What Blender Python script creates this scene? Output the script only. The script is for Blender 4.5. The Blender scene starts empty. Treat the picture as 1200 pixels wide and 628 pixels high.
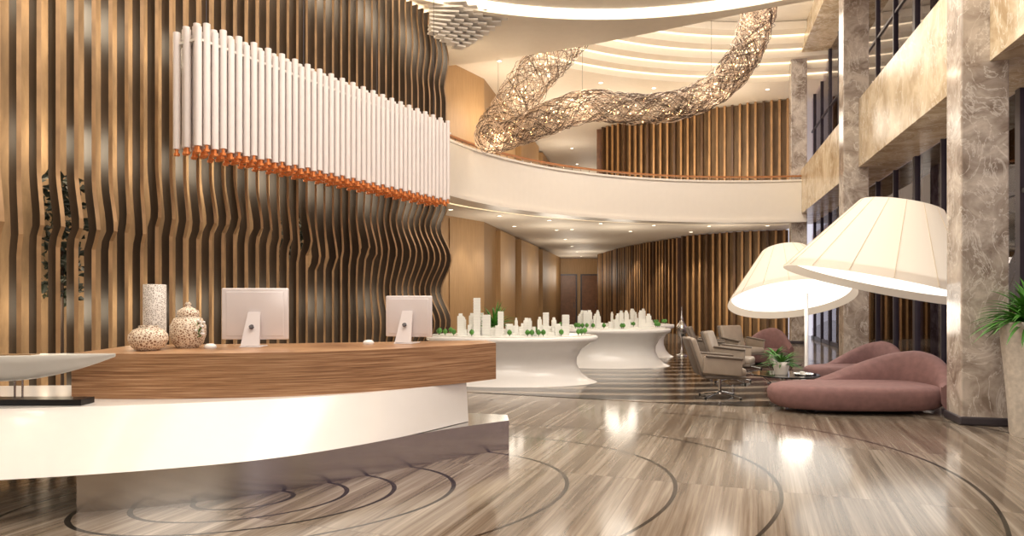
import bpy, bmesh, math, random
from mathutils import Vector, Matrix, Euler
random.seed(7)
scn = bpy.context.scene
scn.view_settings.view_transform = 'Standard'
scn.view_settings.look = 'None'
scn.view_settings.exposure = 0.15

# ------------------------------------------------------------ materials
def srgb(r, g, b):
    f = lambda c: (c/255/12.92) if c/255 <= .04045 else ((c/255+.055)/1.055)**2.4
    return (f(r), f(g), f(b), 1)

class N:
    def __init__(s, name):
        s.m = bpy.data.materials.new(name); s.m.use_nodes = True
        s.t = s.m.node_tree; s.b = s.t.nodes['Principled BSDF']; s.o = s.t.nodes['Material Output']
    def n(s, typ, **kw):
        nd = s.t.nodes.new(typ)
        for k, v in kw.items():
            if hasattr(nd, k) and not k[0].isupper(): setattr(nd, k, v)
        return nd
    def l(s, a, b): s.t.links.new(a, b)
    def put(s, v, sock):
        if isinstance(v, (int, float, tuple, list)): sock.default_value = v
        else: s.l(v, sock)
    def math(s, op, a, b=0.0, c=None):
        nd = s.n('ShaderNodeMath', operation=op)
        s.put(a, nd.inputs[0]); s.put(b, nd.inputs[1])
        if c is not None: s.put(c, nd.inputs[2])
        return nd.outputs[0]
    def pos(s): return s.n('ShaderNodeNewGeometry').outputs['Position']
    def mapping(s, v, scale=(1,1,1), rot=(0,0,0), loc=(0,0,0)):
        nd = s.n('ShaderNodeMapping'); s.l(v, nd.inputs[0])
        nd.inputs['Scale'].default_value = scale; nd.inputs['Rotation'].default_value = rot; nd.inputs['Location'].default_value = loc
        return nd.outputs[0]
    def noise(s, v, scale, detail=4, rough=.5, dist=0):
        nd = s.n('ShaderNodeTexNoise'); s.l(v, nd.inputs['Vector'])
        nd.inputs['Scale'].default_value = scale; nd.inputs['Detail'].default_value = detail
        nd.inputs['Roughness'].default_value = rough; nd.inputs['Distortion'].default_value = dist
        return nd.outputs[0]
    def ramp(s, f, stops):
        nd = s.n('ShaderNodeValToRGB'); s.l(f, nd.inputs[0]); cr = nd.color_ramp
        while len(cr.elements) < len(stops): cr.elements.new(.5)
        for e, (p, c) in zip(cr.elements, stops): e.position = p; e.color = c
        return nd.outputs[0]
    def mix(s, f, a, b, mode='MIX'):
        nd = s.n('ShaderNodeMix', data_type='RGBA', blend_type=mode)
        s.put(f, nd.inputs[0]); s.put(a, nd.inputs[6]); s.put(b, nd.inputs[7])
        return nd.outputs[2]

def simple(name, col, rough=.5, metal=0, var=.08, scale=6, emis=None, es=0, coat=0, bump=0):
    k = N(name)
    c = srgb(*col)
    nz = k.noise(k.pos(), scale, 3)
    lo = tuple(x*(1-var) for x in c[:3])+(1,); hi = tuple(min(1, x*(1+var)) for x in c[:3])+(1,)
    k.l(k.ramp(nz, [(.3, lo), (.7, hi)]), k.b.inputs['Base Color'])
    k.b.inputs['Roughness'].default_value = rough; k.b.inputs['Metallic'].default_value = metal
    k.b.inputs['Coat Weight'].default_value = coat
    if emis:
        k.b.inputs['Emission Color'].default_value = srgb(*emis); k.b.inputs['Emission Strength'].default_value = es
    if bump:
        bp = k.n('ShaderNodeBump'); bp.inputs['Strength'].default_value = bump
        k.l(k.noise(k.pos(), 180, 2), bp.inputs['Height']); k.l(bp.outputs[0], k.b.inputs['Normal'])
    return k.m

white = simple('white_paint', (232,226,218), .5, var=.02)
ceil_m = simple('ceiling_plaster', (238,228,212), .6, var=.015)
gloss_white = simple('white_lacquer', (234,231,228), .22, var=.01, coat=.2)
balc_white = simple('balcony_white', (238,231,220), .35, var=.01)
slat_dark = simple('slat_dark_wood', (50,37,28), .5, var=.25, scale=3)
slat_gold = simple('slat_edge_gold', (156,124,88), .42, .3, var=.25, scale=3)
gal_gold = simple('gallery_slat_gold', (170,130,86), .5, .1, var=.15, scale=3)
gal_dark = simple('gallery_slat_brown', (90,64,42), .5, var=.2, scale=3)
steel = simple('brushed_steel', (196,194,192), .2, 1, .04)
chrome = simple('chrome', (200,200,200), .1, 1, .02)
dark_metal = simple('dark_frame_metal', (70,65,70), .4, .3)
copper = simple('copper_tip', (200,122,68), .3, .5, emis=(220,120,60), es=.15)
tube_w = simple('white_ceramic_tube', (226,217,214), .3, var=.02)
sofa_m = simple('mauve_fabric', (128,96,94), .9, var=.12, scale=12, bump=.15)
leather = simple('beige_leather', (150,136,122), .5, var=.08)
leather_d = simple('taupe_leather', (102,90,80), .5, var=.08)
leaf = simple('leaf_green', (72,128,46), .5, var=.4, scale=14)
leaf_d = simple('dark_foliage', (24,32,18), .5, var=.3, scale=14)
soil = simple('soil', (50,36,26), .9)
pot_w = simple('white_pot', (226,222,214), .3, var=.03)
planter_m = simple('planter_shell', (196,188,178), .35, var=.15, scale=20)
dark_glass = simple('dark_glass_top', (30,26,26), .06, coat=.5)
black = simple('black_plastic', (18,18,20), .3)
alum = simple('monitor_shell', (226,220,222), .28, .1, .02)
rail_w = simple('handrail_wood', (172,114,68), .4)
bronze = simple('bronze_wire', (96,78,66), .35, .6, .3)
wire_l = simple('copper_highlight_wire', (236,212,188), .25, .4, .2)  # weave highlights put into the colour of these pale copper strands
door_m = simple('corridor_door_wood', (122,82,54), .4, var=.15)
model_w = simple('architect_model_white', (232,232,226), .35, var=.02)
hull_m = simple('boat_hull_paint', (206,204,198), .3, var=.03)
seam_m = simple('shade_seam', (214,198,174), .7)

def emit(name, col, s):
    k = N(name); e = k.n('ShaderNodeEmission'); e.inputs[0].default_value = srgb(*col); e.inputs[1].default_value = s
    k.l(e.outputs[0], k.o.inputs[0]); return k.m
e_warm = emit('warm_led', (255,236,206), 5)
e_cove = emit('cove_led', (255,230,190), 2.6)
e_bulb = emit('amber_bulb', (255,204,140), 9)
e_diff = emit('lamp_diffuser', (255,248,236), 1.5)

def shade_mat():
    k = N('lamp_fabric')
    d = k.n('ShaderNodeBsdfDiffuse'); d.inputs[0].default_value = srgb(228,219,206)
    t = k.n('ShaderNodeBsdfTranslucent'); t.inputs[0].default_value = srgb(246,238,226)
    m = k.n('ShaderNodeMixShader'); m.inputs[0].default_value = .28
    k.l(d.outputs[0], m.inputs[1]); k.l(t.outputs[0], m.inputs[2])
    k.l(m.outputs[0], k.o.inputs[0]); return k.m
shade_m = shade_mat()

def floor_mat():
    k = N('striped_travertine')
    p = k.pos()
    ang = math.atan2(.36, 1)
    q = k.mapping(p, rot=(0,0,ang))
    sx = k.n('ShaderNodeSeparateXYZ'); k.l(q, sx.inputs[0]); X, Y = sx.outputs[0], sx.outputs[1]
    tx = k.math('FLOOR', k.math('DIVIDE', X, .95)); ty = k.math('FLOOR', k.math('DIVIDE', Y, 1.9))
    cb = k.n('ShaderNodeCombineXYZ'); k.l(tx, cb.inputs[0]); k.l(ty, cb.inputs[1])
    wn = k.n('ShaderNodeTexWhiteNoise'); k.l(cb.outputs[0], wn.inputs[0])
    off = k.n('ShaderNodeVectorMath', operation='MULTIPLY_ADD'); k.l(wn.outputs[1], off.inputs[0]); off.inputs[1].default_value = (3,3,3); k.l(q, off.inputs[2])
    v1 = k.mapping(off.outputs[0], scale=(7, .2, 1)); n1 = k.noise(v1, 1.6, 8, .62, .25)
    v2 = k.mapping(off.outputs[0], scale=(34, .4, 1)); n2 = k.noise(v2, 1.6, 4, .6)
    base = k.ramp(n1, [(.3, srgb(86,74,63)), (.43, srgb(120,107,94)), (.55, srgb(146,134,121)), (.7, srgb(178,168,156))])
    fine = k.ramp(n2, [(.3, (.54,.52,.5,1)), (.6, (1,1,1,1))])
    c = k.mix(.75, base, fine, 'MULTIPLY')
    tone = k.math('MULTIPLY_ADD', wn.outputs[0], .16, .88)
    tc = k.n('ShaderNodeCombineColor'); [k.l(tone, tc.inputs[i]) for i in range(3)]
    c = k.mix(1.0, c, tc.outputs[0], 'MULTIPLY')
    fx = k.math('ABSOLUTE', k.math('SUBTRACT', k.math('FRACT', k.math('DIVIDE', X, .95)), .5))
    fy = k.math('ABSOLUTE', k.math('SUBTRACT', k.math('FRACT', k.math('DIVIDE', Y, 1.9)), .5))
    j = k.math('MAXIMUM', k.math('GREATER_THAN', fx, .4965), k.math('GREATER_THAN', fy, .498))
    c = k.mix(k.math('MULTIPLY', j, .45), c, srgb(70,56,46))
    sp = k.n('ShaderNodeSeparateXYZ'); k.l(p, sp.inputs[0])
    dx = k.math('ADD', sp.outputs[0], 2.0); dy = k.math('SUBTRACT', sp.outputs[1], 5.1)
    ca, sa = math.cos(math.radians(22)), math.sin(math.radians(22))
    u = k.math('ADD', k.math('MULTIPLY', dx, ca), k.math('MULTIPLY', dy, sa))
    vv = k.math('DIVIDE', k.math('SUBTRACT', k.math('MULTIPLY', dy, ca), k.math('MULTIPLY', dx, sa)), .64)
    e = k.math('SQRT', k.math('ADD', k.math('MULTIPLY', u, u), k.math('MULTIPLY', vv, vv)))
    tot = None
    for r in (.35, .75, 1.12, 1.6, 2.56, 3.5, 4.4, 6.1, 8.0):
        g = k.math('LESS_THAN', k.math('ABSOLUTE', k.math('SUBTRACT', e, r)), .019)
        tot = g if tot is None else k.math('MAXIMUM', tot, g)
    c = k.mix(k.math('MULTIPLY', tot, .97), c, srgb(14,12,11))
    k.l(c, k.b.inputs['Base Color'])
    k.b.inputs['Roughness'].default_value = .13
    k.b.inputs['Coat Weight'].default_value = .08; k.b.inputs['Coat Roughness'].default_value = .05
    return k.m
floor_m = floor_mat()

def rug_mat():
    k = N('striped_dark_stone')
    sp = k.n('ShaderNodeSeparateXYZ'); k.l(k.pos(), sp.inputs[0])
    a = k.math('ADD', sp.outputs[1], k.math('MULTIPLY', k.math('SINE', k.math('MULTIPLY', sp.outputs[0], .7)), .25))
    f = k.math('FRACT', k.math('MULTIPLY', a, 1.45))
    g = k.math('GREATER_THAN', f, .66)
    nz = k.noise(k.mapping(k.pos(), scale=(1,8,1)), 3, 5)
    dk = k.ramp(nz, [(.3, srgb(20,17,16)), (.7, srgb(44,38,34))]); lt = k.ramp(nz, [(.3, srgb(110,96,84)), (.7, srgb(160,146,130))])
    k.l(k.mix(g, dk, lt), k.b.inputs['Base Color']); k.b.inputs['Roughness'].default_value = .15
    return k.m
rug_m = rug_mat()

def wood_mat(name, a, b, c3, sc=(1.2,1.2,26), ro=.35):
    k = N(name)
    n1 = k.noise(k.mapping(k.pos(), scale=sc), 2.2, 7, .6, .2)
    c = k.ramp(n1, [(.3, srgb(*a)), (.5, srgb(*b)), (.72, srgb(*c3))])
    k.l(c, k.b.inputs['Base Color'])
    k.b.inputs['Roughness'].default_value = ro; return k.m
desk_wood = wood_mat('desk_zebrano', (116,80,54), (162,122,88), (198,160,124), (.8,.8,38))
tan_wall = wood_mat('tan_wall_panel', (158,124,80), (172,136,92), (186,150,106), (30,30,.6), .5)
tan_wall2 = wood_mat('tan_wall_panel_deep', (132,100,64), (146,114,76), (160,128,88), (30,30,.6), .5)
bronze_wall = wood_mat('bronze_backing', (104,82,58), (132,106,76), (166,136,100), (2,2,.4), .8)
gal_back = wood_mat('gallery_slat_backing', (116,88,58), (134,104,70), (154,122,84), (3,3,.5), .6)

def marble(name, base, mid, vein, sc=1.2, rough=.15, vw=.02, vs=.6):
    k = N(name); p = k.pos()
    n1 = k.noise(p, sc, 8, .62, 1.0)
    n2 = k.noise(k.mapping(p, scale=(1,1,.6)), sc*1.3, 6, .6, 1.4)
    c = k.ramp(n1, [(.35, srgb(*base)), (.62, srgb(*mid))])
    vn = k.math('ABSOLUTE', k.math('SUBTRACT', n2, .5))
    f = k.ramp(vn, [(.0, (1,1,1,1)), (vw, (0,0,0,1))])
    k.l(k.mix(k.math('MULTIPLY', f, vs), c, srgb(*vein)), k.b.inputs['Base Color'])
    k.b.inputs['Roughness'].default_value = rough; return k.m
col_m = marble('column_marble', (132,117,106), (200,189,178), (232,226,218), 2.2)
beam_m = marble('beam_marble', (168,144,110), (220,202,172), (244,236,218), 1.6, .25)

def lattice(name, a, b, sc):
    k = N(name); nd = k.n('ShaderNodeTexVoronoi', feature='DISTANCE_TO_EDGE'); k.l(k.pos(), nd.inputs['Vector']); nd.inputs['Scale'].default_value = sc
    k.l(k.ramp(nd.outputs[0], [(.1, srgb(*a)), (.2, srgb(*b))]), k.b.inputs['Base Color']); k.b.inputs['Roughness'].default_value = .4
    return k.m
vase_m = lattice('pierced_ceramic', (232,218,198), (140,104,76), 48)
vase2_m = lattice('etched_ceramic', (222,216,210), (150,140,132), 60)

def glass_mat():
    k = N('window_glass')
    t = k.n('ShaderNodeBsdfTransparent'); t.inputs[0].default_value = (.86,.82,.87,1)
    g = k.n('ShaderNodeBsdfGlossy'); g.inputs['Roughness'].default_value = .02; g.inputs[0].default_value = (.9,.88,.92,1)
    f = k.n('ShaderNodeFresnel'); f.inputs[0].default_value = 1.5
    m = k.n('ShaderNodeMixShader'); k.l(k.math('MULTIPLY_ADD', f.outputs[0], 1.0, .04), m.inputs[0]); k.l(t.outputs[0], m.inputs[1]); k.l(g.outputs[0], m.inputs[2])
    k.l(m.outputs[0], k.o.inputs[0]); return k.m
glass_m = glass_mat()

def facade_mat():
    k = N('opposite_facade')
    sp = k.n('ShaderNodeSeparateXYZ'); k.l(k.pos(), sp.inputs[0])
    fz = k.math('FRACT', k.math('DIVIDE', sp.outputs[2], 2.1)); g = k.math('GREATER_THAN', fz, .72)
    fy = k.math('FRACT', k.math('DIVIDE', sp.outputs[1], 2.3)); h = k.math('GREATER_THAN', fy, .8)
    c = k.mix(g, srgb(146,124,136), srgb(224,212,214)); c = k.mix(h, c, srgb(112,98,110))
    k.l(c, k.b.inputs['Base Color']); k.l(c, k.b.inputs['Emission Color']); k.b.inputs['Emission Strength'].default_value = .8  # emission added so the facade looks bright through the glass
    return k.m
facade_m = facade_mat()

# ------------------------------------------------------------ mesh builder
class M:
    def __init__(s, name, T=None): s.name=name; s.v=[]; s.f=[]; s.mi=[]; s.sm=[]; s.mats=[]; s.T=T or Matrix()
    def add(s, verts, faces, mat, smooth=False, T=None):
        if mat not in s.mats: s.mats.append(mat)
        mi = s.mats.index(mat); o = len(s.v); TT = s.T @ T if T is not None else s.T
        s.v += [tuple(TT @ Vector(p)) for p in verts]
        for f in faces: s.f.append([i+o for i in f]); s.mi.append(mi); s.sm.append(smooth)
    def box(s, c, sz, mat, rz=0, T=None):
        x,y,z = [a/2 for a in sz]
        vs = [(-x,-y,-z),(x,-y,-z),(x,y,-z),(-x,y,-z),(-x,-y,z),(x,-y,z),(x,y,z),(-x,y,z)]
        fs = [(0,3,2,1),(4,5,6,7),(0,1,5,4),(1,2,6,5),(2,3,7,6),(3,0,4,7)]
        TT = Matrix.Translation(c) @ Matrix.Rotation(rz,4,'Z')
        if T is not None: TT = TT @ T
        s.add(vs, fs, mat, False, TT)
    def rbox(s, c, sz, mat, r=.03, rot=(0,0,0), seg=3):
        bm = bmesh.new(); bmesh.ops.create_cube(bm, size=1)
        for v in bm.verts: v.co = Vector((v.co.x*sz[0], v.co.y*sz[1], v.co.z*sz[2]))
        bmesh.ops.bevel(bm, geom=list(bm.edges), offset=r, segments=seg, affect='EDGES', profile=.5)
        bm.verts.ensure_lookup_table(); bm.verts.index_update()
        vs = [tuple(v.co) for v in bm.verts]; fs = [[v.index for v in f.verts] for f in bm.faces]; bm.free()
        s.add(vs, fs, mat, True, Matrix.Translation(c) @ Euler(rot).to_matrix().to_4x4())
    def cyl(s, p0, p1, r0, r1, mat, n=12, caps=True):
        p0, p1 = Vector(p0), Vector(p1); d = (p1-p0)
        q = d.to_track_quat('Z','Y').to_matrix()
        vs=[]
        for p,r in ((p0,r0),(p1,r1)):
            for i in range(n):
                a=2*math.pi*i/n; vs.append(tuple(p+q@Vector((r*math.cos(a), r*math.sin(a),0))))
        s.add(vs, [(i,(i+1)%n,n+(i+1)%n,n+i) for i in range(n)], mat, n>6)
        if caps: s.add(vs, [tuple(range(n))[::-1], tuple(range(n,2*n))], mat)
    def rings(s, rings, mat, smooth=True, cap0=True, cap1=True, closed=True):
        n=len(rings[0]); vs=[p for r in rings for p in r]; fs=[]
        for k in range(len(rings)-1):
            for i in range(n if closed else n-1):
                j=(i+1)%n; fs.append((k*n+i,k*n+j,(k+1)*n+j,(k+1)*n+i))
        s.add(vs, fs, mat, smooth)
        if cap0: s.add(rings[0], [tuple(range(n))[::-1]], mat)
        if cap1: s.add(rings[-1], [tuple(range(n))], mat)
    def lathe(s, prof, c, mat, n=32, cap0=True, cap1=True, T=None):
        R=[]
        for r,z in prof:
            ring=[]
            for i in range(n):
                p=Vector((r*math.cos(2*math.pi*i/n), r*math.sin(2*math.pi*i/n), z))
                if T is not None: p=T@p
                ring.append((c[0]+p.x,c[1]+p.y,c[2]+p.z))
            R.append(ring)
        s.rings(R, mat, True, cap0, cap1)
    def prism(s, poly, z0, z1, mat, matside=None):
        n=len(poly)
        a=[(x,y,z0) for x,y in poly]; b=[(x,y,z1) for x,y in poly]
        s.add(a+b, [tuple(range(n))[::-1], tuple(range(n,2*n))], mat)
        s.add(a+b, [(i,(i+1)%n,n+(i+1)%n,n+i) for i in range(n)], matside or mat)
    def tube(s, pts, r, mat, n=8):
        for a,b in zip(pts[:-1],pts[1:]): s.cyl(a,b,r,r,mat,n,True)
    def ringprism(s, c, R0, R1, z0, z1, t0, t1, mat, n=48):
        vs=[];fs=[]
        for i in range(n+1):
            a=math.radians(t0+(t1-t0)*i/n); ca,sa=math.cos(a),math.sin(a)
            for R,z in ((R0,z0),(R1,z0),(R1,z1),(R0,z1)): vs.append((c[0]+R*ca,c[1]+R*sa,z))
        for i in range(n):
            for k in range(4):
                k2=(k+1)%4; fs.append((i*4+k,(i+1)*4+k,(i+1)*4+k2,i*4+k2))
        fs += [(0,1,2,3),(n*4+3,n*4+2,n*4+1,n*4)]
        s.add(vs,fs,mat)
    def build(s, origin='auto', bevel=0, parent=None):
        me=bpy.data.meshes.new(s.name)
        if origin=='auto':
            xs=[p[0] for p in s.v]; ys=[p[1] for p in s.v]; zs=[p[2] for p in s.v]
            o=((min(xs)+max(xs))/2,(min(ys)+max(ys))/2,min(zs))
        else: o=(0,0,0)
        me.from_pydata([(p[0]-o[0],p[1]-o[1],p[2]-o[2]) for p in s.v],[],s.f)
        for m in s.mats: me.materials.append(m)
        me.polygons.foreach_set('material_index', s.mi); me.polygons.foreach_set('use_smooth', s.sm)
        me.validate(); 
        bm=bmesh.new(); bm.from_mesh(me); bmesh.ops.recalc_face_normals(bm, faces=bm.faces); bm.to_mesh(me); bm.free()
        ob=bpy.data.objects.new(s.name, me); ob.location=o; scn.collection.objects.link(ob)
        if bevel:
            b=ob.modifiers.new('bevel','BEVEL'); b.width=bevel; b.segments=2; b.limit_method='ANGLE'
        if parent: ob.parent=parent
        return ob

def catmull(pts, per=8):
    out=[]; P=[Vector(p) for p in pts]
    P=[2*P[0]-P[1]]+P+[2*P[-1]-P[-2]]
    for i in range(1,len(P)-2):
        a,b,c,d=P[i-1],P[i],P[i+1],P[i+2]
        for k in range(per):
            t=k/per
            out.append(.5*((2*b)+(c-a)*t+(2*a-5*b+4*c-d)*t*t+(3*b-a-3*c+d)*t**3))
    out.append(P[-2]); return out
def resample(pts, n):
    pts=[Vector(p) for p in pts]; L=[0]
    for a,b in zip(pts[:-1],pts[1:]): L.append(L[-1]+(b-a).length)
    out=[];k=0
    for i in range(n):
        t=L[-1]*i/(n-1)
        while k<len(L)-2 and L[k+1]<t: k+=1
        out.append(pts[k].lerp(pts[k+1], (t-L[k])/max(1e-9,L[k+1]-L[k])))
    return out

F=800.0; CH=1.5
def PX(px,py,Y): return ((px-600)/F*Y, Y, CH+(350-py)/F*Y)
def light(kind,name,loc,e,col=(1,.89,.74),size=.3,rot=(0,0,0),spot=80,sy=None):
    d=bpy.data.lights.new(name,kind); d.energy=e; d.color=col
    if kind=='AREA':
        d.size=size
        if sy: d.shape='RECTANGLE'; d.size_y=sy
    else: d.shadow_soft_size=size
    if kind=='SPOT': d.spot_size=math.radians(spot); d.spot_blend=.6
    o=bpy.data.objects.new(name,d); o.location=loc; o.rotation_euler=rot; scn.collection.objects.link(o); return o

# ------------------------------------------------------------ shell
m=M('floor'); m.prism([(-14,-6),(4,-6),(12,26),(13,50),(-14,50)],-.2,0,floor_m); m.build(0)
m=M('floor_inlay_stone')
fr=[(p.x,p.y) for p in catmull([(-2.6,11.6),(-.6,10.9),(1.2,10.2),(2.4,9.75),(3.5,9.5),(4.3,9.9),(5.2,10.9),(6.3,13.2),(7.3,16.5),(8,20)],6)]
m.prism(fr+[(8,23),(-1,23)],0.0005,.006,rug_m); m.build(0)

C=(7.5,12.75)
wl=lambda Y,o=0:3.41+.27*Y+o
WA=-math.atan(.27)
m=M('balcony_floor_slab'); m.ringprism(C,10.05,36,4.12,4.6,77.5,171,ceil_m,60)
m.ringprism(C,10.75,10.95,4.04,4.12,77.5,171,ceil_m,60)
m.ringprism(C,10.55,10.74,4.09,4.12,77.5,171,e_cove,60)
m.build(0)
m=M('balcony_parapet'); m.ringprism(C,9.9,10.05,4.1,5.4,77.3,170,balc_white,72)
m.ringprism(C,9.84,10.5,4.02,4.12,77.3,170,balc_white,72)
m.ringprism(C,9.86,10.1,5.36,5.42,77.3,170,balc_white,72); m.build(0)
m=M('balcony_handrail'); m.ringprism(C,9.93,10.03,5.52,5.57,77.3,170,rail_w,72)
for i in range(48):
    a=math.radians(78+91*i/47); m.cyl((C[0]+9.98*math.cos(a),C[1]+9.98*math.sin(a),5.42),(C[0]+9.98*math.cos(a),C[1]+9.98*math.sin(a),5.53),.012,.012,chrome,6)
m.build(0)
m=M('ceiling_gallery'); m.ringprism(C,11,36,9.0,9.3,70,185,ceil_m,72)
for i,(r0,z) in enumerate(((10.45,9.22),(9.9,9.46),(9.35,9.72),(8.8,9.98))):
    m.ringprism(C,r0,r0+.8,z,z+.24,70,190,ceil_m,90)
    m.ringprism(C,r0+.49,r0+.54,z-.03,z,70,190,e_cove,90)
m.build(0)
m=M('ceiling_dome'); m.prism([(-6,2),(7,2),(12,26),(-6,30)],10.25,10.4,ceil_m); m.build(0)
edge=[(p.x,p.y) for p in catmull([(-5,18.6),(-1.67,17.6),(.25,16.9),(2,16.05),(3.75,15.05),(4.97,14.3),(5.9,13.8),(7.2,13.2)],8)]
m=M('ceiling'); m.prism([(-13,18.6)]+edge+[(7.1,13),(2,-6),(-13,-6)],7.5,7.9,ceil_m)
m.ringprism((1.8,7.3),6.86,7.12,7.47,7.51,0,359.9,e_warm,96)
m.ringprism((1.8,7.3),7.14,7.3,7.40,7.51,0,359.9,ceil_m,96)
m.ringprism((1.8,7.3),5.9,6.0,7.42,7.51,0,359.9,ceil_m,96)
m.build(0)

def sidebox(m,Y0,Y1,off0,off1,z0,z1,mat):
    m.prism([(wl(Y0,off0),Y0),(wl(Y0,off1),Y0),(wl(Y1,off1),Y1),(wl(Y1,off0),Y1)],z0,z1,mat)
m=M('trim_beam'); sidebox(m,-4,25.6,.05,1.0,4.3,5.75,beam_m); m.build(0)
m=M('trim_beam_upper'); sidebox(m,-4,25.6,.05,1.0,9.6,10.3,beam_m); m.build(0)
for i,(z0,z1) in enumerate(((0,4.3),(5.75,9.6))):
    m=M('window_%d'%(i+1))
    sidebox(m,-4,25.6,.93,.95,z0+.02,z1-.01,glass_m)
    Y=-4; k=0
    while Y<25.6:
        w=.14 if k%3==0 else .06
        sidebox(m,Y,Y+w,.88,.98,z0+.01,z1,dark_metal); Y+=1.45; k+=1
    for z in ((.0,.12),(2.9,2.96)) if i==0 else ((5.75,5.85),(7.7,7.76)):
        sidebox(m,-4,25.6,.9,.97,z[0]+.005,z[1],dark_metal)
    m.build(0)
for Y in (1.9,8.3,14.8,22.9):
    m=M('marble_column')
    m.box((wl(Y),Y,5.1),(.5,.5,10.2),col_m,WA); m.box((wl(Y),Y,.05),(.56,.56,.1),dark_metal,WA)
    m.build(bevel=.02)
m=M('opposite_building'); m.prism([(wl(-6,7),-6),(wl(60,7),60),(wl(60,8),60),(wl(-6,8),-6)],-.2,14,facade_m); m.build(0)

m=M('wall_left')
W=[(-4.4,17.6),(-.95,23.3),(3.1,43.5)]
def seg(m,a,b,z0,z1,th,mat):
    a,b=Vector(a),Vector(b); d=(b-a).normalized(); n=Vector((-d.y,d.x))*th
    m.prism([tuple(a),tuple(b),tuple(b+n),tuple(a+n)],z0,z1,mat)
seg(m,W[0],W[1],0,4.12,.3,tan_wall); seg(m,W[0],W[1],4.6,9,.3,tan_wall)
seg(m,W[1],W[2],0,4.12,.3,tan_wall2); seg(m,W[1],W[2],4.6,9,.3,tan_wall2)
a,b=Vector(W[1]),Vector(W[2]); d=(b-a).normalized(); nn=Vector((d.y,-d.x))
for s0,s1,o in ((1.8,4.6,.18),(5.6,10.2,.25),(11.5,16.5,.25)):
    p=a+d*s0+nn*o; q=a+d*s1+nn*o
    seg(m,tuple(p),tuple(q),.1,4.0,o,tan_wall); seg(m,tuple(p),tuple(q),4.6,8.9,o,tan_wall)
for s in (.35,.7): 
    p=Vector(W[0]).lerp(Vector(W[1]),s)
    m.box((p.x+.01,p.y,2),(.02,.05,4.1),tan_wall2); 
m.build(0)
m=M('wall_back'); m.box((4,44.2,2.05),(6,.3,4.1),tan_wall); m.box((4,44.2,6.8),(6,.3,4.4),tan_wall); m.build(0)
for i,(x,z) in enumerate(((3.6,0),(5.0,0),(2.6,4.6),(4.0,4.6))):
    m=M('door_%d'%(i+1)); h=3.0
    m.box((x,43.96,z+h/2),(1.0,.1,h),door_m); m.box((x-.55,43.95,z+h/2),(.08,.16,h),dark_metal); m.box((x+.55,43.95,z+h/2),(.08,.16,h),dark_metal); m.box((x,43.95,z+h+.04),(1.18,.16,.08),dark_metal)
    m.cyl((x+.38,43.88,z+.9),(x+.38,43.88,z+1.3),.02,.02,chrome,8); m.build()
m=M('wall_corridor'); seg(m,(5.3,40),(6.0,44),0,4.1,.2,door_m); seg(m,(3.95,30.2),(6.0,44),4.6,9,.2,door_m); m.build(0)

def slatwall(name,pts,z0,z1,sp=.27):
    m=M(name); P=catmull(pts,8); L=sum((b-a).length for a,b in zip(P[:-1],P[1:])); n=int(L/sp); Q=resample(P,n)
    for i,(a,b) in enumerate(zip(Q[:-1],Q[1:])):
        d=(b-a).normalized(); ang=math.atan2(d.y,d.x); nr=Vector((d.y,-d.x)); c=(a+b)/2
        bk=c-nr*.12; m.box((bk.x,bk.y,(z0+z1)/2),((b-a).length*1.05,.04,z1-z0),gal_back,ang)
        o=.03+.06*(.5+.5*math.sin(i*.9)); s=c+nr*o
        m.box((s.x,s.y,(z0+z1)/2),(.08,.16,z1-z0-.02),gal_dark,ang)
        s2=s+nr*.095; m.box((s2.x,s2.y,(z0+z1)/2),(.08,.03,z1-z0-.02),gal_gold if i%4 else gal_dark,ang)
    return m.build(0)
slatwall('wall_slatted_lower_a',[(5.15,40),(5.6,35.5),(6.3,31.8),(7.2,29.0)],0,4.1)
slatwall('wall_slatted_lower_b',[(7.05,28.4),(8.3,26.9),(9.4,26.1),(10.4,25.7)],0,4.1)
slatwall('wall_slatted_upper',[(3.95,30),(5.5,28.5),(7.5,27.1),(9,26.3),(10.5,25.6)],4.6,9.0)

# ------------------------------------------------------------ wavy reception screen
d2=Vector((.485,.875)).normalized(); n2=Vector((d2.y,-d2.x)); S0=Vector((-4.8,8.5))
ss=lambda x:(lambda y:y*y*(3-2*y))(max(0,min(1,x)))
m=M('wavy_slat_screen')
sp=.2; t=-3.6; i=0; NZ=64; rs=random.Random(3)
while t<7.12:
    P=S0+d2*t; q=ss((t-3.6)/3.2)
    prof=[]; zk=2.3+.15*math.sin(t*1.3)+rs.uniform(-.14,.14); am=rs.uniform(.04,.12)
    for k in range(NZ+1):
        z=7.42*k/NZ
        env=ss((z-.1)/.5)*ss((3.7-z)/.6)
        wv=.13*env*math.cos(2*math.pi*(z-2.35)/1.35)
        kink=am*ss((z-zk+.1)/.2)*ss((zk+.75-z)/.7)
        up=.05*ss((z-5.6)/.5)*math.sin(z*5)*ss((t-5.0)/2)
        prof.append((z,q*wv+(1-q)*kink+up))
    th=.024; dp=.16
    vs=[];fd=[];fg=[]
    for z,o in prof:
        for (aa,bb) in ((-th,o),(-th,o-dp),(th,o-dp),(th,o)):
            p=P+d2*aa+n2*bb; vs.append((p.x,p.y,z))
    for k in range(NZ):
        b=k*4
        for w in range(4):
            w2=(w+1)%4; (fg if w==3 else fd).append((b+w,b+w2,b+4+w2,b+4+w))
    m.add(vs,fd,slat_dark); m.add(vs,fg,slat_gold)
    t+=sp; i+=1
m.build(0)
m=M('wall_screen_backing')
a=S0-d2*12.5-n2*.95; b=S0+d2*7.0-n2*.95; seg(m,tuple(a),tuple(b),0,7.5,.2,bronze_wall)
seg(m,tuple(b),tuple(S0+d2*7.0-n2*.95-n2*2.5),0,7.5,.1,bronze_wall)
m.build(0)
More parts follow.
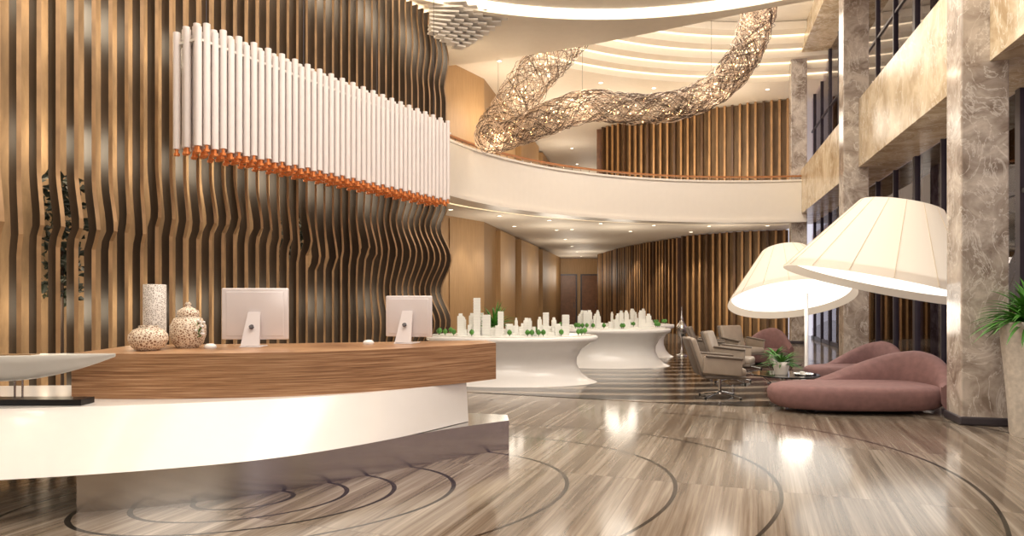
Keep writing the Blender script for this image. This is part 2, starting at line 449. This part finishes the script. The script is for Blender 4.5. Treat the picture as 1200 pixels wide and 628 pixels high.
m=M('wall_rear'); m.box((-4,-5,3.75),(16,.3,7.5),tan_wall); m.build(0)
m=M('ceiling_louvre_fan')
for k in range(8):
    z=7.46-.08*k; L=1.15-.13*k
    for j in range(5):
        P=S0+d2*(7.05-.22*j)+n2*.15; ang=math.radians(-6+5*k)
        c=P+Vector((math.cos(ang),math.sin(ang)))*(L*(1-.08*j)/2)
        m.box((c.x,c.y,z),(L*(1-.08*j),.21,.035),white,ang)
m.build(0)

# tube chandelier
ch=bpy.data.objects.new('tube_chandelier',None); scn.collection.objects.link(ch)
m=M('tubes'); mc=M('copper_tips'); C0=Vector((-3.92,8.0))+d2*.2+n2*.1; Ln=5.35; nt_=46
for r in range(5):
    for k in range(nt_):
        P=C0+d2*(Ln*(k+(r%2)*.5)/nt_)-n2*(r*.1)
        zt=4.74+.07*((k+r)%2); zb=3.32+.03*((k+r)%2)
        m.cyl((P.x,P.y,zb),(P.x,P.y,zt),.042,.042,tube_w,12)
        mc.cyl((P.x,P.y,zb-.05),(P.x,P.y,zb+.01),.02,.02,copper,8); mc.cyl((P.x,P.y,zb-.08),(P.x,P.y,zb-.05),.036,.036,copper,8)
m.build(0,parent=ch); mc.build(0,parent=ch)
m=M('suspension'); c=C0+d2*Ln/2-n2*.21; m.box((c.x,c.y,4.6),(Ln,.42,.03),white,math.atan2(d2.y,d2.x))
for f in (.05,.35,.65,.95):
    P=C0+d2*Ln*f-n2*.21; m.cyl((P.x,P.y,4.6),(P.x,P.y,7.5),.005,.005,dark_metal,6)
m.build(0,parent=ch)

def leaves(m,c,n,R,L,mat,zs=1.6):
    for _ in range(n):
        p=Vector(c)+Vector((random.gauss(0,R),random.gauss(0,R),random.gauss(0,R*zs)))
        q=Euler((random.uniform(0,6),random.uniform(0,6),random.uniform(0,6))).to_matrix().to_4x4()
        l=L*random.uniform(.6,1.2); w=l*.3
        m.add([(0,0,0),(w,l*.4,.02),(0,l,0),(-w,l*.4,.02)],[(0,1,2,3)],mat,False,Matrix.Translation(p)@q)
for tt in (-.45,3.25):
    P=S0+d2*tt-n2*.58; m=M('potted_shrub'); m.lathe([(.16,0),(.2,.4),(.18,.4)],(P.x,P.y,0),pot_w,20)
    m.cyl((P.x,P.y,.35),(P.x,P.y,2.2),.02,.015,soil,8)
    for _ in range(420):
        a=random.uniform(0,6.3); r=.22*math.sqrt(random.random()); z=random.uniform(1.5,3.0)
        leaves(m,(P.x+r*math.cos(a),P.y+r*math.sin(a),z),1,.01,.14,leaf_d)
    m.build()

# ------------------------------------------------------------ reception desk
desk=bpy.data.objects.new('reception_desk',None); scn.collection.objects.link(desk)
nS=60
m=M('wood_counter')
f=[tuple(p) for p in catmull([(-3.62,5.6),(-2.9,5.58),(-2.1,5.68),(-1.6,5.84),(-1.14,6.1),(-.6,6.52),(-.16,6.98)],8)]
bk=[(-.28,7.4),(-.7,7.3),(-1.3,7.12),(-2.4,6.85),(-3.68,6.65)]
m.prism(f+bk,.68,1.05,desk_wood); m.build(0,bevel=.012,parent=desk)
top=resample(catmull([(-6.5,5.0),(-5.2,4.98),(-4.2,5.03),(-3.2,5.2),(-2.1,5.52),(-1.14,6.02),(-.45,6.72)]),nS)
bot=resample(catmull([(-6.5,4.3),(-5.2,4.3),(-4.3,4.38),(-3.4,4.56),(-2.5,4.84),(-1.75,5.22),(-1.05,5.88),(-.43,6.74)]),nS)
bk=[(-.6,7.1),(-1.3,7.0),(-2.4,6.7),(-3.7,6.5),(-6.5,6.3)]
m=M('white_front')
m.rings([[tuple(Vector((b.x,b.y,.29)).lerp(Vector((a.x,a.y,.68)),k/8)) for a,b in zip(top,bot)] for k in range(9)],gloss_white,True,False,False,False)
lo=[(p.x,p.y,.29) for p in bot]+[(x,y,.29) for x,y in bk]; hi=[(p.x,p.y,.68) for p in top]+[(x,y,.68) for x,y in bk]
n_=len(lo); m.add(lo,[tuple(range(n_))[::-1]],gloss_white); m.add(hi,[tuple(range(n_))],gloss_white)
m.add(lo[nS-1:]+[lo[0]]+hi[nS-1:]+[hi[0]],[(k,k+1,k+1+len(bk)+2,k+len(bk)+2) for k in range(len(bk)+1)],gloss_white)
m.build(0,parent=desk)
pl=[tuple(p) for p in catmull([(-3.05,4.78),(-2.5,4.96),(-1.8,5.32),(-1.05,5.95),(-.5,6.45),(-.03,6.82)],8)]
m=M('steel_plinth')
plr=pl+[(-.05,7.15),(-.6,7.3),(-3.0,6.4)]
m.rings([[(x,y,z) for x,y in pl] for z in (0,.285)],steel,True,False,False,False)
m.add([(x,y,.285) for x,y in plr],[tuple(range(len(plr)))],steel)
m.add([(x,y,0) for x,y in [pl[-1]]+plr[len(pl):]+[pl[0]]]+[(x,y,.285) for x,y in [pl[-1]]+plr[len(pl):]+[pl[0]]],[(k,k+1,k+6,k+5) for k in range(4)],steel)
m.build(0,parent=desk)

def monitor(X,Y,w,z0,z1,rz):
    T=Matrix.Translation((X,Y,0))@Matrix.Rotation(rz,4,'Z'); m=M('desktop_monitor',T); h=z1-z0
    m.rbox((0,.02,(z0+z1)/2),(w,.026,h),alum,.012); m.rbox((0,.008,(z0+z1)/2),(w*.86,.014,h*.86),alum,.006)
    m.box((0,.036,(z0+z1)/2+.03),(w-.03,.004,h-.1),black)
    zc=z0+.26
    m.add([(-.055,-.02,zc),(.055,-.02,zc),(.085,-.14,1.065),(-.085,-.14,1.065),(-.055,0,zc),(.055,0,zc),(.085,-.12,1.06),(-.085,-.12,1.06)],
          [(0,1,2,3),(4,7,6,5),(0,3,7,4),(1,5,6,2),(0,4,5,1),(3,2,6,7)],alum)
    m.rbox((0,-.03,1.056),(.19,.24,.01),alum,.004)
    m.cyl((0,-.100,zc-.13),(0,-.09,zc-.14),.022,.022,dark_metal,16)
    m.build()
monitor(-2.42,6.42,.62,1.115,1.60,.05); monitor(-1.05,6.9,.5,1.115,1.53,-.25)
for X,Y in ((-2.74,6.2),(-1.42,6.75)):
    m=M('computer_mouse'); m.lathe([(.001,.045),(.03,.042),(.05,.03),(.055,.012),(.05,0)],(X,Y,1.05),gloss_white,20); m.build()
m=M('tall_cylinder_vase'); m.lathe([(.095,0),(.1,.02),(.1,.58),(.092,.585),(.088,.5),(.08,.05)],(-3.36,6.42,1.05),vase2_m); m.build()
m=M('round_pierced_vase'); m.lathe([(.08,0),(.13,.03),(.16,.09),(.155,.14),(.12,.18),(.075,.2),(.08,.215),(.06,.2)],(-3.17,5.95,1.05),vase_m); m.build()
m=M('lidded_jar'); m.lathe([(.09,0),(.13,.04),(.155,.12),(.155,.2),(.12,.27),(.09,.285),(.1,.3),(.09,.34),(.04,.37),(.02,.38),(.03,.4),(.015,.42)],(-2.98,6.28,1.05),vase_m)
for _ in range(9):
    x,y,z=-2.84+random.uniform(-.05,.05),6.2+random.uniform(-.05,.05),1.2+random.uniform(-.04,.1)
    m.lathe([(.001,-.014),(.016,0),(.012,.012),(.001,.016)],(x,y,z),gloss_white,8); m.cyl((-2.9,6.22,1.12),(x,y,z),.003,.003,leaf,5)
m.build()
m=M('model_boat'); R=[]
for k in range(17):
    u=k/16; x=-5.0+1.92*u; w=.17*math.sin(math.pi*min(1,.25+.75*u))**.8 if u<1 else .002; w=max(w,.004)
    kz=.86+.19*max(0,(u-.55)/.45)**1.8; tz=1.045+.03*u
    R.append([(x,5.3+w*math.cos(a),tz+(kz-tz)*math.sin(a)) for a in [math.pi*j/10 for j in range(11)]])
m.rings(R,hull_m,True)
m.box((-4.2,5.3,1.06),(1.0,.1,.02),slat_gold)
m.box((-4.0,5.31,.705),(1.4,.17,.045),black)
for x in (-3.86,-3.8,-4.4): m.cyl((x,5.3,.72),(x,5.3,.93),.008,.008,chrome,8)
m.build()

# ------------------------------------------------------------ display tables with city models
def ell(cx,cy,a,b,z,n=64): return [(cx+a*math.cos(2*math.pi*i/n)*(1),cy+b*math.sin(2*math.pi*i/n),z) for i in range(n)]
def table(cx,cy,a,b,seed,k):
    random.seed(seed)
    m=M('display_table'); pr=[(0,0),(.04,.015),(.14,.06),(.26,.17),(.33,.32),(.33,.44),(.25,.6),(.12,.7),(.02,.75),(0,.77),(0,.83),(.03,.84)]
    sc=min(1,b/.85)
    m.rings([ell(cx,cy,a-i*sc*1.15,b-i*sc,z) for i,z in pr],gloss_white); m.build()
    m=M('architectural_city_model')
    m.prism([(p[0],p[1]) for p in ell(cx,cy,a-.12,b-.12,0)],.842,.855,model_w)
    for _ in range(k):
        th=random.uniform(0,6.28); r=math.sqrt(random.random())*.85; x=cx+(a-.25)*r*math.cos(th); y=cy+(b-.2)*r*math.sin(th)
        if abs(x+.32)<.2 and abs(y-12.75)<.2: continue
        h=random.choice((.06,.1,.14,.18,.26,.34)); w=random.uniform(.05,.12); w2=random.uniform(.05,.12)
        m.box((x,y,.855+h/2),(w,w2,h),model_w)
        if h>.2: m.box((x,y,.855+h+.02),(w*.6,w2*.6,.05),model_w)
        for q in range(int(h/.04)): m.box((x,y,.87+.04*q),(w+.008,w2+.008,.006),gloss_white)
    for _ in range(k//2):
        th=random.uniform(0,6.28); x=cx+(a-.22)*math.cos(th); y=cy+(b-.2)*math.sin(th)
        m.cyl((x,y,.85),(x,y,.89),.006,.006,soil,5); m.lathe([(.005,.02),(.035,.04),(.045,.07),(.03,.1),(.003,.12)],(x,y,.855),leaf,8)
    return m
m=table(0,12.35,1.55,.88,3,46)
for x,h,w in ((-.62,.66,.12),(-.45,.36,.14),(-.2,.42,.1),(.6,.4,.1),(.95,.36,.12)):
    m.box((x,12.1,.855+h/2),(w,w,h),model_w)
    for q in range(int(h/.05)): m.box((x,12.1,.88+.05*q),(w+.012,w+.012,.01),gloss_white)
m.build()
table(2.2,15.3,1.35,.75,5,40).build(); table(3.2,17.7,1.0,.6,9,24).build()

def blades(m,c,n,L,w,mat,up=.8,seg=5):
    for i in range(n):
        a=random.uniform(0,6.283); el=random.uniform(.25,1.35)*up; l=L*random.uniform(.75,1.1); vs=[]
        p=Vector(c); dr=Vector((math.cos(a)*math.cos(el),math.sin(a)*math.cos(el),math.sin(el))); sd=Vector((-math.sin(a),math.cos(a),0))
        for k in range(seg+1):
            ww=w*math.sin(math.pi*(.15+.85*k/seg))+.001
            vs+= [tuple(p-sd*ww),tuple(p+Vector((0,0,-ww*.4))),tuple(p+sd*ww)]
            p=p+dr*(l/seg); dr=(dr+Vector((0,0,-.22))).normalized()
        fs=[]
        for k in range(seg):
            b=k*3; fs+=[(b,b+1,b+4,b+3),(b+1,b+2,b+5,b+4)]
        m.add(vs,fs,mat,True)
random.seed(11)
m=M('potted_plant'); c=(-.32,12.75,.856); m.lathe([(.07,0),(.12,.1),(.13,.13),(.11,.13)],c,pot_w,20); blades(m,(c[0],c[1],c[2]+.1),60,.52,.022,leaf,1.05); m.build()

m=M('spire_floor_ornament'); m.lathe([(.14,0),(.14,.03),(.03,.06),(.02,.3),(.03,.45),(.1,.55),(.15,.68),(.13,.8),(.06,.88),(.03,.95),(.045,.99),(.015,1.03),(.004,1.3)],(4.45,17.9,0.006),steel,24); m.build()

# ------------------------------------------------------------ seating: low chaise with wrapping back wing
def chaise(cx,cy,rz,s,high=.76):
    T=Matrix.Translation((cx,cy,.006))@Matrix.Rotation(rz,4,'Z')@Matrix.Diagonal((s,s,s**.35,1)); m=M('lounge_sofa',T); n=72
    def pt(f,th,z):
        c,si=math.cos(th),math.sin(th); e=.75
        a_=1.13; b_=.56*(1+.12*c)
        return (a_*f*abs(c)**e*(1 if c>0 else -1), b_*f*abs(si)**e*(1 if si>0 else -1), z)
    R=[]
    for f,z in ((.8,.05),(.9,.05),(.955,.08),(.99,.15),(1.0,.23),(.985,.29),(.95,.325),(.88,.345),(.7,.345),(.4,.335),(.1,.33)):
        R.append([pt(f,2*math.pi*i/n,z) for i in range(n)])
    m.rings(R,sofa_m,True); m.rbox((0,0,.03),(1.3,.6,.05),dark_metal,.01)
    P=resample(catmull([(-.45,.48),(.05,.55),(.55,.55),(.93,.45),(1.1,.14),(1.1,-.2),(.96,-.5)],10),40)
    P3=[]
    for i,p in enumerate(P):
        u=i/39; tn=(P[min(i+1,39)]-P[max(i-1,0)]).normalized(); o=Vector((-tn.y,tn.x))
        hh=(.55*min(1,u/.62)+.45*ss(u/.62)) if u<.62 else 1-.8*ss((u-.62)/.38)**1.2
        H=.31+(high-.31)*hh; th=.06+.05*math.sin(math.pi*min(1,.1+u*.85)); lean=.2*(H-.3)
        sec=[(-th,.16),(-th*1.1+lean*.3,.34+(H-.34)*.35),(-th+lean*.75,H-.04-.08*(H-.3)),(-th*.6+lean,H-.015),(lean,H),(th*.6+lean*1.05,H-.015),(th+lean,H-.04-.08*(H-.3)),(th*1.2+lean*.5,.27),(th*.9,.16),(th*.3-.03,.07),(-th*.6,.1)]
        P3.append([(p.x+o.x*a,p.y+o.y*a,z) for a,z in sec])
    m.rings(P3,sofa_m,True)
    return m.build()
chaise(4.62,9.25,.0,1.0)
chaise(6.0,12.1,.12,.74,.8)
chaise(5.75,15.9,.5,.7,.9)

def armchair(cx,cy,rz,mat):
    T=Matrix.Translation((cx,cy,.006))@Matrix.Rotation(rz,4,'Z'); m=M('swivel_armchair',T)
    m.rbox((0.03,0,.40),(.62,.56,.13),mat,.05); m.rbox((.03,0,.33),(.6,.6,.05),leather_d,.02)
    m.rbox((-.36,0,.64),(.1,.56,.56),mat,.045,(0,-.32,0)); m.rbox((-.41,0,.63),(.05,.6,.58),leather_d,.02,(0,-.32,0))
    for s in (-1,1):
        m.rbox((-.02,s*.32,.5),(.56,.05,.26),mat,.02,(0,.08,0)); m.rbox((0,s*.33,.63),(.54,.08,.035),leather_d,.015,(0,.08,0))
    m.cyl((0,0,.05),(0,0,.33),.025,.025,chrome,12); m.lathe([(.05,.0),(.05,.03),(.02,.05)],(0,0,.05),chrome,16)
    for k in range(4):
        a=math.pi/4+k*math.pi/2; m.cyl((0,0,.085),(.36*math.cos(a),.36*math.sin(a),.02),.018,.012,chrome,8); m.cyl((.36*math.cos(a),.36*math.sin(a),0),(.36*math.cos(a),.36*math.sin(a),.03),.02,.02,black,8)
    m.build()
armchair(3.15,10.35,-.1,leather); armchair(3.95,12.2,-.5,leather); armchair(4.15,14.2,-.3,leather_d); armchair(4.95,14.6,-1.2,leather)

def ctable(cx,cy,r,h):
    m=M('round_coffee_table'); m.lathe([(r-.01,h-.025),(r,h-.015),(r,h-.003),(r-.005,h)],(cx,cy,.006),dark_glass,48)
    m.cyl((cx,cy,.02),(cx,cy,h-.02),.03,.03,chrome,12); m.lathe([(.25,0),(.25,.01),(.03,.03)],(cx,cy,.006),dark_metal,32)
    for k in range(3):
        a=k*2.09+.4; m.cyl((cx+.02,cy,.03),(cx+r*.8*math.cos(a),cy+r*.8*math.sin(a),h-.02),.008,.008,chrome,6)
    m.build()
ctable(4.2,10.5,.5,.34); ctable(4.75,12.0,.33,.36)
random.seed(4)
for (x,y,z,s) in ((4.1,10.4,.348,1.15),(4.62,12.0,.368,.9)):
    m=M('potted_grass'); m.lathe([(.075*s,0),(.1*s,.1*s),(.105*s,.17*s),(.09*s,.17*s),(.088*s,.14*s)],(x,y,z),pot_w,20)
    m.lathe([(.001,0),(.085*s,0)],(x,y,z+.145*s),soil,16,False,False); blades(m,(x,y,z+.12*s),70,.3*s,.014,leaf); m.build()
m=M('champagne_tray'); m.lathe([(.13,0),(.15,.02),(.14,.02),(.12,.01)],(4.42,10.35,.348),steel,24); m.lathe([(.03,.01),(.035,.05),(.025,.05)],(4.4,10.35,.348),pot_w,12); m.build()

random.seed(21)
m=M('tall_planter_plant'); c=(5.68,7.45,0); m.lathe([(.2,0),(.21,.03),(.24,.5),(.285,1.0),(.3,1.2),(.3,1.25),(.27,1.25),(.26,1.18)],c,planter_m,40)
m.lathe([(.001,0),(.262,0)],(c[0],c[1],1.19),soil,24,False,False); blades(m,(c[0],c[1],1.18),210,.64,.022,leaf,1.05,7); m.build()

# ------------------------------------------------------------ giant shade lamps
def lampshade(m,c,r0,r1,h,T):
    n=56; R=[]
    for r,z in ((r0,0),(r0*.985,.03),(r1,h)): R.append([tuple(Vector(c)+T@Vector((r*math.cos(2*math.pi*i/n),r*math.sin(2*math.pi*i/n),z))) for i in range(n)])
    m.rings(R,shade_m,True,False,False)
    m.rings([R[-1],[tuple(Vector(c)+T@Vector((r1*.3*math.cos(2*math.pi*i/n),r1*.3*math.sin(2*math.pi*i/n),h))) for i in range(n)]],shade_m,False,False,False)
    for i in range(16):
        a=2*math.pi*i/16; p=Vector(c)+T@Vector((r0*1.003*math.cos(a),r0*1.003*math.sin(a),.02)); q=Vector(c)+T@Vector((r1*1.003*math.cos(a),r1*1.003*math.sin(a),h)); m.cyl(p,q,.005,.004,seam_m,5)
    m.rings([[tuple(Vector(c)+T@Vector((r0*f*math.cos(2*math.pi*i/n),r0*f*math.sin(2*math.pi*i/n),.12))) for i in range(n)] for f in (.93,.02)],e_diff,False,False,False)
m=M('giant_floor_lamp')
c=PX(927,352,13.0); T=Euler((math.radians(-19),0,0)).to_matrix(); lampshade(m,c,1.16,.42,1.02,T)
bx=PX(945,0,13.0)[0]; m.cyl((bx,13.0,0.006),(bx,13.0,1.6),.035,.035,gloss_white,16); m.lathe([(.3,0),(.3,.02),(.05,.04)],(bx,13.0,.006),gloss_white,32)
m.cyl((bx,13.0,1.58),tuple(Vector(c)+T@Vector((0,0,.95))),.035,.03,gloss_white,12); m.build()
light('POINT','lamp_glow_a',tuple(Vector(c)+T@Vector((0,0,.5))),10,size=.25)
light('POINT','lamp_glow_a_down',(c[0],c[1]-.2,c[2]-.3),20,size=.3)
m=M('giant_floor_lamp')
c=(5.65,10.45,1.69); T=Euler((math.radians(2),math.radians(13),0)).to_matrix(); lampshade(m,c,1.43,.58,1.25,T)
pole=[(6.65,10.2,.006),(6.65,10.2,1.0),(6.62,10.25,1.75),(6.4,10.32,2.1),tuple(Vector(c)+T@Vector((.1,0,.8))),tuple(Vector(c)+T@Vector((0,0,1.2)))]
m.tube(catmull(pole,6),.03,gloss_white,12); m.lathe([(.2,0),(.2,.02),(.05,.04)],(6.65,10.2,.0),gloss_white,32); m.build()
light('POINT','lamp_glow_b',tuple(Vector(c)+T@Vector((0,0,.55))),6,size=.25)

# ------------------------------------------------------------ woven sculpture
sc=bpy.data.objects.new('woven_wire_sculpture',None); scn.collection.objects.link(sc)
pp=[(690,5,17.8,.5),(668,40,17.8,.52),(640,72,17.7,.54),(612,108,17.5,.52),(590,140,17.4,.48),(574,160,17.3,.4),(596,158,17.1,.34),(640,140,17,.38),(690,124,17,.38),(745,128,17,.36),(800,122,17,.36),(845,98,17,.38),(874,62,17,.4),(888,20,17,.42),(894,-20,17,.42)]
C4=[]
for px,py,Y,r in pp: x,y,z=PX(px,py,Y); C4.append((x,y,z,r))
path=[Vector(p) for p in catmull(C4,14)]; npth=len(path)
cl=[Vector(p[:3]) for p in path]; rad=[p[3] for p in path]
def frames():
    fr=[]; up=Vector((0,1,0))
    for i in range(npth):
        tn=(cl[min(i+2,npth-1)]-cl[max(i-2,0)]).normalized(); a=(up-tn*up.dot(tn)).normalized(); fr.append((a,tn.cross(a)))
    return fr
FR=frames(); random.seed(5)
for nm,mat,cnt,bev in (('wire_weave_dark',bronze,200,.007),('wire_weave_highlight',wire_l,190,.007)):
    cu=bpy.data.curves.new(nm,'CURVE'); cu.dimensions='3D'; cu.bevel_depth=bev; cu.bevel_resolution=0
    for s in range(cnt):
        i0=random.randint(-20,npth-15); i1=min(npth-1,i0+random.randint(25,90)); i0=max(0,i0); ph=random.uniform(0,6.28); tw=random.choice((-1,1))*random.uniform(.03,.22); k1=random.uniform(.2,.8); rj=random.uniform(.8,1.05)
        spn=cu.splines.new('POLY'); spn.points.add(i1-i0)
        for q,i in enumerate(range(i0,i1+1)):
            a=ph+tw*(i-i0)+.35*math.sin(k1*i+ph); r=rad[i]*rj*(1+.05*math.sin(i*.9+ph*3)); A,B=FR[i]; p=cl[i]+A*r*math.cos(a)+B*r*math.sin(a)
            spn.points[q].co=(p.x,p.y,p.z,1)
    cu.materials.append(mat); ob=bpy.data.objects.new(nm,cu); scn.collection.objects.link(ob); ob.parent=sc
m=M('amber_bulbs')
for _ in range(280):
    i=random.randint(0,npth-1); A,B=FR[i]; a=random.uniform(0,6.28); r=rad[i]*random.uniform(.1,.9); p=cl[i]+A*r*math.cos(a)+B*r*math.sin(a)
    m.lathe([(.001,-.022),(.02,0),(.001,.022)],tuple(p),e_bulb,6,False,False)
m.build(0,parent=sc)
m=M('suspension_wires')
for i in (60,110,150):
    p=cl[min(i,npth-1)]; m.cyl(tuple(p),(p.x,p.y,10.25),.006,.006,chrome,5)
m.build(0,parent=sc)
for i in (15,45,75,110,150,180): 
    light('POINT','sculpture_glow',tuple(cl[min(i,npth-1)]),20,(1,.82,.6),.1)

m=M('recessed_downlights')
def dl(x,y,z): m.cyl((x,y,z-.012),(x,y,z+.01),.07,.07,e_warm,14); m.ringprism((x,y),.07,.1,z-.015,z+.01,0,359.9,white,14)
for R_ in (11.8,14):
    for k in range(9):
        a=math.radians(82+k*10); x,y=C[0]+R_*math.cos(a),C[1]+R_*math.sin(a)
        dl(x,y,4.12); dl(x,y,9.0)
for Y in range(26,43,4): dl(1.7+(Y-26)*.16,Y,4.12); dl(1.7+(Y-26)*.16,Y,9.0)
m.build(0)

# ------------------------------------------------------------ lights
W3=(1,.92,.81)
light('AREA','ceiling_panel_light',(-1.0,5.0,7.35),320,W3,6,sy=6)  # broad area lights added under the ceiling as fill, no panels there
light('AREA','ceiling_area_fill_b',(2.5,9.0,7.35),300,W3,6,sy=6)
light('AREA','dome_light',(5,17.5,10.15),280,W3,4,sy=3)
light('POINT','ceiling_fill',(0,5,6.1),160,W3,1.1)  # point lights added above the view to brighten the ceiling, no pendants hang here
light('POINT','ceiling_fill',(3,9,6.1),150,W3,1.1)
light('POINT','dome_glow',(3.5,18.8,8.4),130,W3,.9)
light('POINT','dome_glow',(7,19,8.4),130,W3,.9)
light('AREA','rear_area_light',(0,-3,4.5),240,W3,5,(math.radians(75),0,0),sy=4)  # unseen area light behind the camera, facing into the lobby
for x,y in ((-.2,21.5),(1.5,24.5),(4,25.0),(7.5,24.0),(2.6,31),(4,38),(3.8,41.5)):
    light('POINT','gallery_glow',(x,y,2.9),56,size=.6)
for x,y in ((-.3,22.3),(1.5,26),(4,26.0),(7.5,24.5),(2.5,33),(4.5,40)):
    light('POINT','gallery_glow_upper',(x,y,7.4),72,size=.6)
for s in (.45,.62,.8,.95):
    p=Vector(W[0]).lerp(Vector(W[1]),s); light('SPOT','wall_washer',(p.x+.45,p.y-.3,4.0),80,size=.08,spot=70); light('SPOT','wall_washer_upper',(p.x+.45,p.y-.3,8.85),60,size=.08,spot=70)
for s in (3,7.5,10,14):
    p=Vector(W[1])+d*s+nn*.75; light('SPOT','wall_washer',(p.x,p.y,4.0),90,size=.08,spot=70)
for x,y in ((7.3,27.4),(8.2,26.1),(9.2,25.4),(5.7,33),(6.3,30.3)):
    light('SPOT','slat_washer',(x-.3,y-.5,4.0),240,size=.08,spot=85)
for x,y in ((5.2,27.9),(7,26.6),(8.8,25.6)): light('SPOT','slat_washer_upper',(x-.3,y-.7,8.85),260,size=.08,spot=85)
for k in range(9):
    P=S0+d2*(-3+1.2*k)-n2*.55
    for z,e in ((6.9,40),(5.0,24),(3.4,22),(1.4,17),(.3,14)): light('POINT','screen_backlight',(P.x,P.y,z),e,(1,.83,.6),.25)

w=bpy.data.worlds.new('world'); scn.world=w; w.use_nodes=True
bg=w.node_tree.nodes['Background']; bg.inputs[0].default_value=srgb(222,218,228); bg.inputs[1].default_value=1.0

cam=bpy.data.cameras.new('camera'); co=bpy.data.objects.new('camera',cam); scn.collection.objects.link(co)
co.location=(0,0,CH); co.rotation_euler=(math.radians(90),0,0); cam.lens=24; cam.sensor_width=36; cam.shift_y=.03; cam.clip_end=200
scn.camera=co
